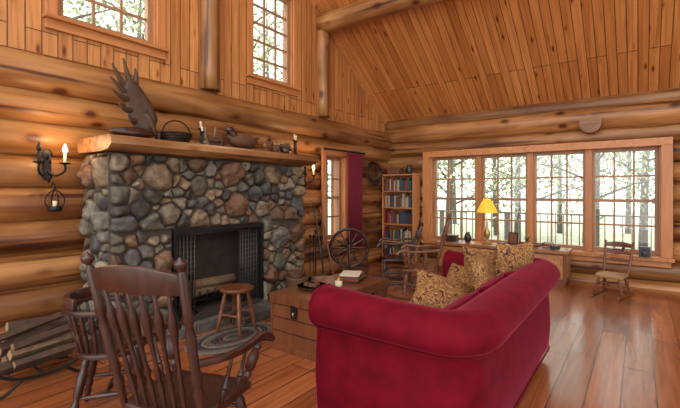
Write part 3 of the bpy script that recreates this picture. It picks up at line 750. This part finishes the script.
rocker('child_rocking_chair',(4.20,7.05,0),165,M_mid,M_cane,w=.46,d=.42,sh=.40,bh=.98,arm=False,sc=.78,slat=True)
b=B('captains_chair',[M_dark],(1.62,1.32,0),-35,bevel=.003)
b.lathe((0,0,.425),[(0,.19),(.008,.215),(.035,.215),(.042,.2)],0,30)
for sx in (-1,1):
    for sy in (-1,1): b.turned((sx*.21,sy*.2,0),(sx*.12,sy*.12,.43),LEG)
    b.turned((sx*.17,-.165,.19),(sx*.17,.165,.19),[(0,.009),(.5,.018),(1,.009)])
b.turned((-.17,0,.19),(.17,0,.19),[(0,.009),(.5,.018),(1,.009)])
arc=[( .25*math.cos(a),-.02+.25*math.sin(a)*.95 ,.74) for a in [PI*-1.08+ (PI*1.16)*i/24 for i in range(25)]]
b.strip(arc,[.05]*25,.028,(0,0,1),0,True)
b.strip([(x*.98,y*.98-.005,z+.045) for x,y,z in arc[6:19]],.03,.07,(0,0,1),0,True)
for i in range(1,24,2):
    x,y,z=arc[i]; b.turned((x*.74,y*.72,.455),(x,y,z),[(0,.008),(.3,.012),(.45,.017),(.5,.010),(.55,.016),(1,.008)])
b.done()
# ------------------------------------------------------------------ firewood rack
b=B('firewood_rack',[M_iron,M_bark,M_cut],(.58,1.19,0),0,bevel=0)
for x in (-.22,.24):
    for sy in (-1,1):
        b.tube(spline([(x,sy*.36,.38),(x,sy*.41,.40),(x,sy*.44,.35),(x,sy*.40,.32),(x,sy*.37,.35)],5),.011)
        b.tube(spline([(x,sy*.14,.10),(x,sy*.20,.05),(x,sy*.27,.012),(x,sy*.32,.03)],5),.012)
    b.tube(spline([(x,-.36,.38),(x,-.33,.22),(x,-.2,.12),(x,0,.09),(x,.2,.12),(x,.33,.22),(x,.36,.38)],5),.012)
for yy,zz in ((-.2,.12),(0,.09),(.2,.12),(-.33,.23),(.33,.23)): b.tube([(-.22,yy,zz),(.24,yy,zz)],.009)
for (x,z,r,dy) in ((-.13,.19,.05,.0),(.0,.175,.05,.03),(.12,.19,.05,-.02),(.19,.22,.035,.05),(-.08,.27,.045,.02),(.03,.275,.045,-.03),(.13,.28,.04,.03),(-.04,.35,.04,.04),(.05,.36,.045,-.02),(.13,.35,.04,.05),(.03,.43,.04,.05),(.09,.435,.03,-.06)):
    a=random.uniform(-.05,.05); t=random.uniform(-.04,.04)
    b.tube([(x+a,-.23+dy,z+t),(x,dy,z),(x-a,.23+dy,z-t)],[r,r*1.05,r*.95],1,random.choice((4,5,6)),capmat=2,jag=.25,smooth=False,var=random.choice((.3,.45,.6,.7,.1,.2)))
b.done()
b=B('log_basket',[M_wick,M_cone,M_bark,M_cut],(.86,4.02,.112),0,bevel=0)
b.lathe((0,0,0),[(0,.10),(.02,.12),(.13,.15),(.23,.145),(.25,.155),(.255,.135),(.15,.13),(.04,.1)])
for i in range(12):
    b.ell((random.uniform(-.08,.08),random.uniform(-.08,.08),.25+random.uniform(0,.05)),(.045,.045,.06),rot=(random.random()*3,random.random()*3,0),mat=1,nz=.5,nf=7)
b.done()
b=B('cast_iron_kettle',[M_iron],(.84,3.66,.112),0,bevel=0)
b.lathe((0,0,0),[(0,.07),(.03,.1),(.09,.11),(.13,.085),(.145,.06),(.15,.015),(.165,.018),(.175,.004)]); b.tube([(0,.1*math.cos(a),.11+.12*math.sin(a)) for a in [PI*i/12 for i in range(13)]],.006); b.tube([(0,-.09,.06),(0,-.15,.12)],[.02,.01]); b.done()
b=B('stoneware_crock',[M_clay],(.80,4.58,0),0,bevel=0)
b.lathe((0,0,0),[(0,.11),(.02,.12),(.15,.135),(.24,.125),(.27,.13),(.275,.115),(.1,.11)]); b.done()
b=B('fireplace_tool_set',[M_iron],(.50,4.84,0),20,bevel=0)
b.lathe((0,0,0),[(0,.12),(.015,.12),(.02,.015)]); b.tube([(0,0,.015),(0,0,.85)],.010); b.tube([(-.1,0,.80),(.1,0,.80)],.008); b.ell((0,0,.88),.028)
for x,k in ((-.1,0),(.1,1),(-.04,2)):
    b.tube([(x,.02,.10),(x,.02,.78)],.007); b.ell((x,.02,.80),(.014,.014,.035))
    if k==0: b.box((x,.02,.11),(.07,.01,.12))
    if k==1: b.lathe((x,.02,.05),[(0,.035),(.1,.02)],0,10)
b.done()
for nm,p,m_ in (('walking_stick',[(.50,5.08,0),(.34,5.12,.7),(.2,5.14,1.3)],M_dark),('walking_stick',[(.58,5.24,0),(.4,5.27,.6),(.2,5.30,1.25)],M_mid)):
    b=B(nm,[m_],bevel=0); b.tube(spline(p,5),.016,0); b.done()
# ------------------------------------------------------------------ spinning wheel
b=B('spinning_wheel',[M_dark],(.62,5.57,0),36,bevel=.003)
c=Vector((0,0,.56)); R=.31
b.tube([(c.x+R*math.cos(a),0,c.z+R*math.sin(a)) for a in [2*PI*i/40 for i in range(40)]],.026,closed=True,seg=8,up=(0,1,0),sq=1.2)
b.turned((0,-.06,.56),(0,.06,.56),[(0,.02),(.2,.04),(.8,.04),(1,.02)])
for i in range(12):
    a=2*PI*i/12; b.turned((.03*math.cos(a),0,.56+.03*math.sin(a)),((R-.01)*math.cos(a),0,.56+(R-.01)*math.sin(a)),[(0,.008),(.3,.016),(.4,.009),(.6,.015),(1,.008)],seg=8)
b.box((.08,0,.235),(.5,.12,.035),(0,.12,0))
for s_ in (-1,1): b.turned((0,s_*.07,.22),(0,s_*.07,.62),[(0,.014),(.4,.022),(.5,.014),(1,.012)])
for p0,p1 in (((-.14,.10,0),(-.08,.04,.27)),((-.14,-.10,0),(-.08,-.04,.27)),((.32,0,0),(.26,0,.2))): b.turned(p0,p1,[(0,.013),(.4,.022),(.5,.014),(.6,.022),(1,.014)])
for s_ in (-1,1): b.turned((.29,s_*.05,.21),(.29,s_*.07,.55),[(0,.012),(.5,.02),(.6,.012),(1,.01)])
b.turned((.29,-.1,.5),(.29,.1,.5),[(0,.008),(.3,.03),(.35,.012),(.7,.012),(.75,.03),(1,.008)])
b.done()
# ------------------------------------------------------------------ bookshelf
b=B('bookshelf',[M_trimZ],(0,0,0),0,bevel=.003)
x0,x1,y0,y1=.14,.86,7.46,7.78
b.bx(x0,x0+.025,y0,y1,0,1.86);b.bx(x1-.025,x1,y0,y1,0,1.86);b.bx(x0+.025,x1-.025,y1-.012,y1,.05,1.86)
SH=[.07,.46,.82,1.16,1.5]
for z in SH+[1.84]: b.bx(x0+(.025 if z<1.8 else -.02),x1-(.025 if z<1.8 else -.02),y0-(0 if z<1.8 else .02),y1-.012,z-.02,z+.005)
shelf=b.done()
b=B('shelf_books',[M_books],bevel=.001)
for z in SH:
    x=x0+.03
    while x<x1-.07:
        w=random.uniform(.02,.045); h=random.uniform(.19,.28); dd=random.uniform(.15,.2)
        if random.random()<.07: x+=.05
        b.bx(x,x+w-.002,y0+.03,y0+.03+dd,z+.006,z+.006+h); x+=w
b.done(shelf)
b=B('decorative_pitcher',[M_blk],(.70,7.6,1.848),0,bevel=0)
b.lathe((0,0,0),[(0,.05),(.02,.06),(.08,.075),(.14,.045),(.18,.05),(.185,.045)]); b.tube(spline([(.04,0,.16),(.1,0,.15),(.08,0,.06)],5),.008); b.done()
b=B('storage_box',[M_leather],(.38,7.6,1.848),0,bevel=.004); b.bx(-.14,.14,-.09,.09,0,.10); b.bx(-.145,.145,-.095,.095,.10,.125); b.done()
b=B('twig_wreath',[M_dark],(.18,7.08,1.86),0,bevel=0)
for k in range(9):
    ph=random.random()*6; rr=.20+random.uniform(-.03,.03)
    b.tube([(.03*math.sin(a*3+ph),(rr+.02*math.sin(a*5+ph))*math.cos(a),(rr+.02*math.cos(a*4+ph))*math.sin(a)) for a in [2*PI*i/40 for i in range(40)]],.010,closed=True,seg=6)
for k in range(34):
    a=2*PI*k/34; r0=.2; b.tube([(.0,r0*math.cos(a),r0*math.sin(a)),(.02,(r0+.1)*math.cos(a+.3),(r0+.1)*math.sin(a+.3))],[.007,.003],seg=5)
b.done()
# ------------------------------------------------------------------ cabinet under windows
b=B('low_cabinet',[M_oak,M_mid,M_brass],bevel=.004)
X0,X1,Ya,Yb=1.42,3.62,7.26,7.74
b.bx(X0,X1,Ya,Yb,.50,.55); b.bx(X0+.03,X1-.03,Ya+.03,Yb-.01,.06,.50,1); b.bx(X0+.05,X1-.05,Ya+.05,Yb-.03,0,.06,1)
for i in range(4):
    a=X0+.06+i*(X1-X0-.12)/4; c_=a+(X1-X0-.12)/4-.02
    b.bx(a,c_,Ya+.015,Ya+.03,.10,.47,0); b.ell((c_-.05,Ya+.008,.3),.013,mat=2)
b.bx(X1-.031,X1-.018,Ya+.07,Yb-.06,.12,.45,0)
b.done()
CT=.553
b=B('table_lamp',[M_brass,M_shade],(2.30,7.5,CT),0,bevel=0)
b.lathe((0,0,0),[(0,.08),(.02,.08),(.03,.03),(.08,.025),(.14,.05),(.2,.055),(.27,.025),(.32,.015),(.50,.01)])
b.tube([(0,0,.5),(0,0,.82)],.005); b.ell((0,0,.83),.012)
pr=[(.56,.18),(.57,.18),(.72,.11),(.80,.06)]
vs=[];seg=24
for z,r in pr:
    for k in range(seg): a=2*PI*k/seg; vs.append((r*math.cos(a),r*math.sin(a),z))
b.add(vs,[(i*seg+k,i*seg+(k+1)%seg,(i+1)*seg+(k+1)%seg,(i+1)*seg+k) for i in range(3) for k in range(seg)],1)
for k in range(3):
    a=2*PI*k/3; b.tube([(0,0,.79),(.06*math.cos(a),.06*math.sin(a),.798)],.003,seg=5)
b.ell((0,0,.64),(.03,.03,.045),mat=1)
b.done()
l=bpy.data.lights.new('lamp_bulb','POINT'); l.energy=5; l.color=(1,.7,.35); l.shadow_soft_size=.03
o=bpy.data.objects.new('table_lamp_light',l); o.location=(2.30,7.5,1.26); scene.collection.objects.link(o)
b=B('model_canoe',[M_mid],(3.05,7.45,CT),8,bevel=0)
vs=[];fs=[];n=16
for i in range(n+1):
    t=-1+2*i/n; w=.05*(1-t*t)**.7+.002; zz=.07+.035*t**4
    for k in range(7):
        a=PI*k/6; vs.append((t*.2,-w*math.cos(a),zz-(.06*(1-t**6)+.004)*math.sin(a)))
for i in range(n):
    for k in range(6): fs.append((i*7+k,i*7+7+k,i*7+8+k,i*7+k+1))
b.add(vs,fs); b.box((-.1,0,.012),(.015,.07,.024)); b.box((.1,0,.012),(.015,.07,.024)); o=b.done(); sm=o.modifiers.new('s','SOLIDIFY'); sm.thickness=.005
b=B('picture_frame',[M_blk,M_leather],(2.72,7.62,CT),-10,bevel=.002); b.box((0,0,.11),(.17,.012,.22),(-.18,0,0)); b.box((0,-.009,.112),(.13,.004,.17),(-.18,0,0),1); b.box((0,.05,.07),(.03,.006,.15),(.4,0,0)); b.done()
b=B('pottery_vase',[M_blk],(1.95,7.5,CT),0,bevel=0); b.lathe((0,0,0),[(0,.04),(.02,.05),(.08,.07),(.14,.05),(.17,.03),(.19,.04)]); b.done()
b=B('binoculars',[M_blk],(3.40,7.40,CT),30,bevel=.002)
for s_ in (-1,1): b.turned((s_*.035,-.08,.036),(s_*.03,.08,.036),[(0,.034),(.35,.034),(.5,.022),(.85,.02),(.86,.024),(1,.024)])
b.box((0,0,.036),(.04,.04,.02)); b.done()
b=B('wooden_bowl',[M_mid],(2.58,7.38,CT),0,bevel=0); b.lathe((0,0,0),[(0,.04),(.01,.05),(.05,.09),(.052,.083),(.02,.05)]); b.done()
b=B('wooden_crate',[M_dark],(1.62,7.5,CT),5,bevel=.003); b.bx(-.13,.13,-.1,.1,0,.1);b.bx(-.135,.135,-.105,.105,.1,.12); b.done()
b=B('book_pile',[M_books],(3.28,7.63,CT),0,bevel=.002)
for i in range(3): b.box((0,0,.014+i*.027),(.19-.02*i,.13,.026),(0,0,random.uniform(-.2,.2)))
b.done()
b=B('potted_plant',[M_clay,M_green],(2.94,7.66,CT),0,bevel=0)
b.lathe((0,0,0),[(0,.03),(.06,.042),(.07,.045),(.072,.038),(.05,.03)])
for i in range(18):
    a=i*2.4; r=.03+.05*random.random(); h=.1+.09*random.random()
    b.strip(spline([(0,0,.05),(r*.4*math.cos(a),r*.4*math.sin(a),h*.7),(r*math.cos(a),r*math.sin(a),h)],3),[.006,.012,.016,.018,.014,.008,.003],.002,(0,0,1),1)
b.done()
b=B('carved_loon',[M_blk],(4.22,7.76,.502),0,bevel=0); b.ell((0,0,.05),(.12,.05,.045)); b.tube(spline([(.08,0,.07),(.1,0,.12),(.1,0,.15)],4),.02); b.ell((.11,0,.16),(.035,.025,.024)); b.ell((.16,0,.158),(.03,.007,.006)); b.done()
b=B('black_speaker',[M_blk],(4.58,7.75,.502),0,bevel=.004); b.bx(-.07,.07,-.05,.05,0,.15); b.ell((0,-.05,.05),(.045,.008,.045)); b.ell((0,-.05,.115),(.025,.006,.025)); b.done()
# ------------------------------------------------------------------ outside
b=B('ground_outside',[M_grass],bevel=0); b.bx(-40,40,YW+.3,60,-1.0,-.8); b.bx(-40,-.4,-20,YW+.3,-1.0,-.8); b.done()
b=B('deck',[M_deck],bevel=.003)
y=YW+.3
while y<10.6: b.bx(-1,9,y,y+.135,-.1,-.06); y+=.145
for x in (0.2,1.9,3.6,5.3,7.0):
    b.bx(x-.05,x+.05,10.5,10.6,-.8,.98)
    b.bx(x-.05,x+.05,8.4,8.5,-.8,-.1)
b.bx(-1,9,10.50,10.60,.95,.985); b.bx(-1,9,10.53,10.57,.1,.14)
x=-.9
while x<9: b.bx(x,x+.02,10.54,10.56,.14,.95); x+=.16
b.done()
def tree_mesh(seed):
    random.seed(seed); b=B('tree',[M_trunk,M_leaf],bevel=0)
    h=random.uniform(9,12); b.tube([(0,0,-.2),(.1,.05,h*.4),(0,.1,h)],[.15,.10,.03],0,8)
    for i in range(16):
        z=h*(.18+.75*i/16); a=i*2.4; r=2.2*(1-.5*i/16); tip=Vector((r*math.cos(a),r*math.sin(a),z+.7))
        b.tube([(0,.05,z),tip*.5+Vector((0,0,z*.5+.1)),tip],[.045,.03,.01],0,5)
        for k in range(130):
            c=tip*random.uniform(.35,1.0); c=Vector((c.x,c.y,z+.7*random.random()))+Vector((random.gauss(0,.45),random.gauss(0,.45),random.gauss(0,.4)))
            d=Euler((random.random()*6,random.random()*6,0)).to_matrix(); s_=random.uniform(.05,.11)
            b.add([c+d@Vector(q)*s_ for q in ((-1,0,0),(0,-.5,0),(1,0,0),(0,.5,0))],[(0,1,2,3)],1,False)
    return b
tb=tree_mesh(3); tb.loc=(-1.0,14,-.8); t0=tb.done()
tb=tree_mesh(9); tb.loc=(1.2,16.5,-.8); t1=tb.done()
random.seed(21)
for (x,y) in ((-3.5,18),(-1.5,22),(.2,19),(2.6,21),(3.4,14.5),(4.6,18),(6.2,16),(7.5,20),(9.5,17),(8,13.5),(11,23),(13,16),(-7,21),(-5.5,3),(-7,6),(-6,9),(-9,4.5),(-10,8),(-8,12),(-5,13),(-6.5,.5),(-11,1),(1,25),(4,27),(7,26),(-3,27),(-6,28)):
    o=bpy.data.objects.new('tree',random.choice((t0,t1)).data); o.location=(x,y,-.8); o.rotation_euler=(0,0,random.random()*6); o.scale=(1,1,random.uniform(.85,1.15)); scene.collection.objects.link(o)
# ------------------------------------------------------------------ light
w=bpy.data.worlds.new('World'); scene.world=w; w.use_nodes=True; nt=w.node_tree
bg=nt.nodes['Background']; tc=N(nt,'ShaderNodeTexCoord'); sp=N(nt,'ShaderNodeSeparateXYZ'); nt.links.new(tc.outputs['Generated'],sp.inputs[0])
r=ramp(nt,[(0,(.55,.55,.48)),(.5,(.97,.97,.95)),(.6,(.97,.97,.97)),(1,(.97,.97,1))])
mr=N(nt,'ShaderNodeMapRange'); mr.inputs[1].default_value=-1; mr.inputs[2].default_value=1; nt.links.new(sp.outputs[2],mr.inputs[0]); nt.links.new(mr.outputs[0],r.inputs[0]); nt.links.new(r.outputs[0],bg.inputs[0])
bg.inputs[1].default_value=3.15
sun=bpy.data.lights.new('sun','SUN'); sun.energy=3; sun.angle=.2; sun.color=(1,.95,.85)
o=bpy.data.objects.new('sun',sun); o.rotation_euler=Euler((math.radians(50),0,math.radians(-150))); scene.collection.objects.link(o)
# ------------------------------------------------------------------ camera
cam=bpy.data.cameras.new('camera'); cam.sensor_width=36; cam.lens=21.6; cam.shift_y=-.019; cam.clip_start=.05
co=bpy.data.objects.new('camera',cam); co.location=(4.52,0,1.5); co.rotation_euler=(math.radians(90),0,math.radians(36.3)); scene.collection.objects.link(co); scene.camera=co
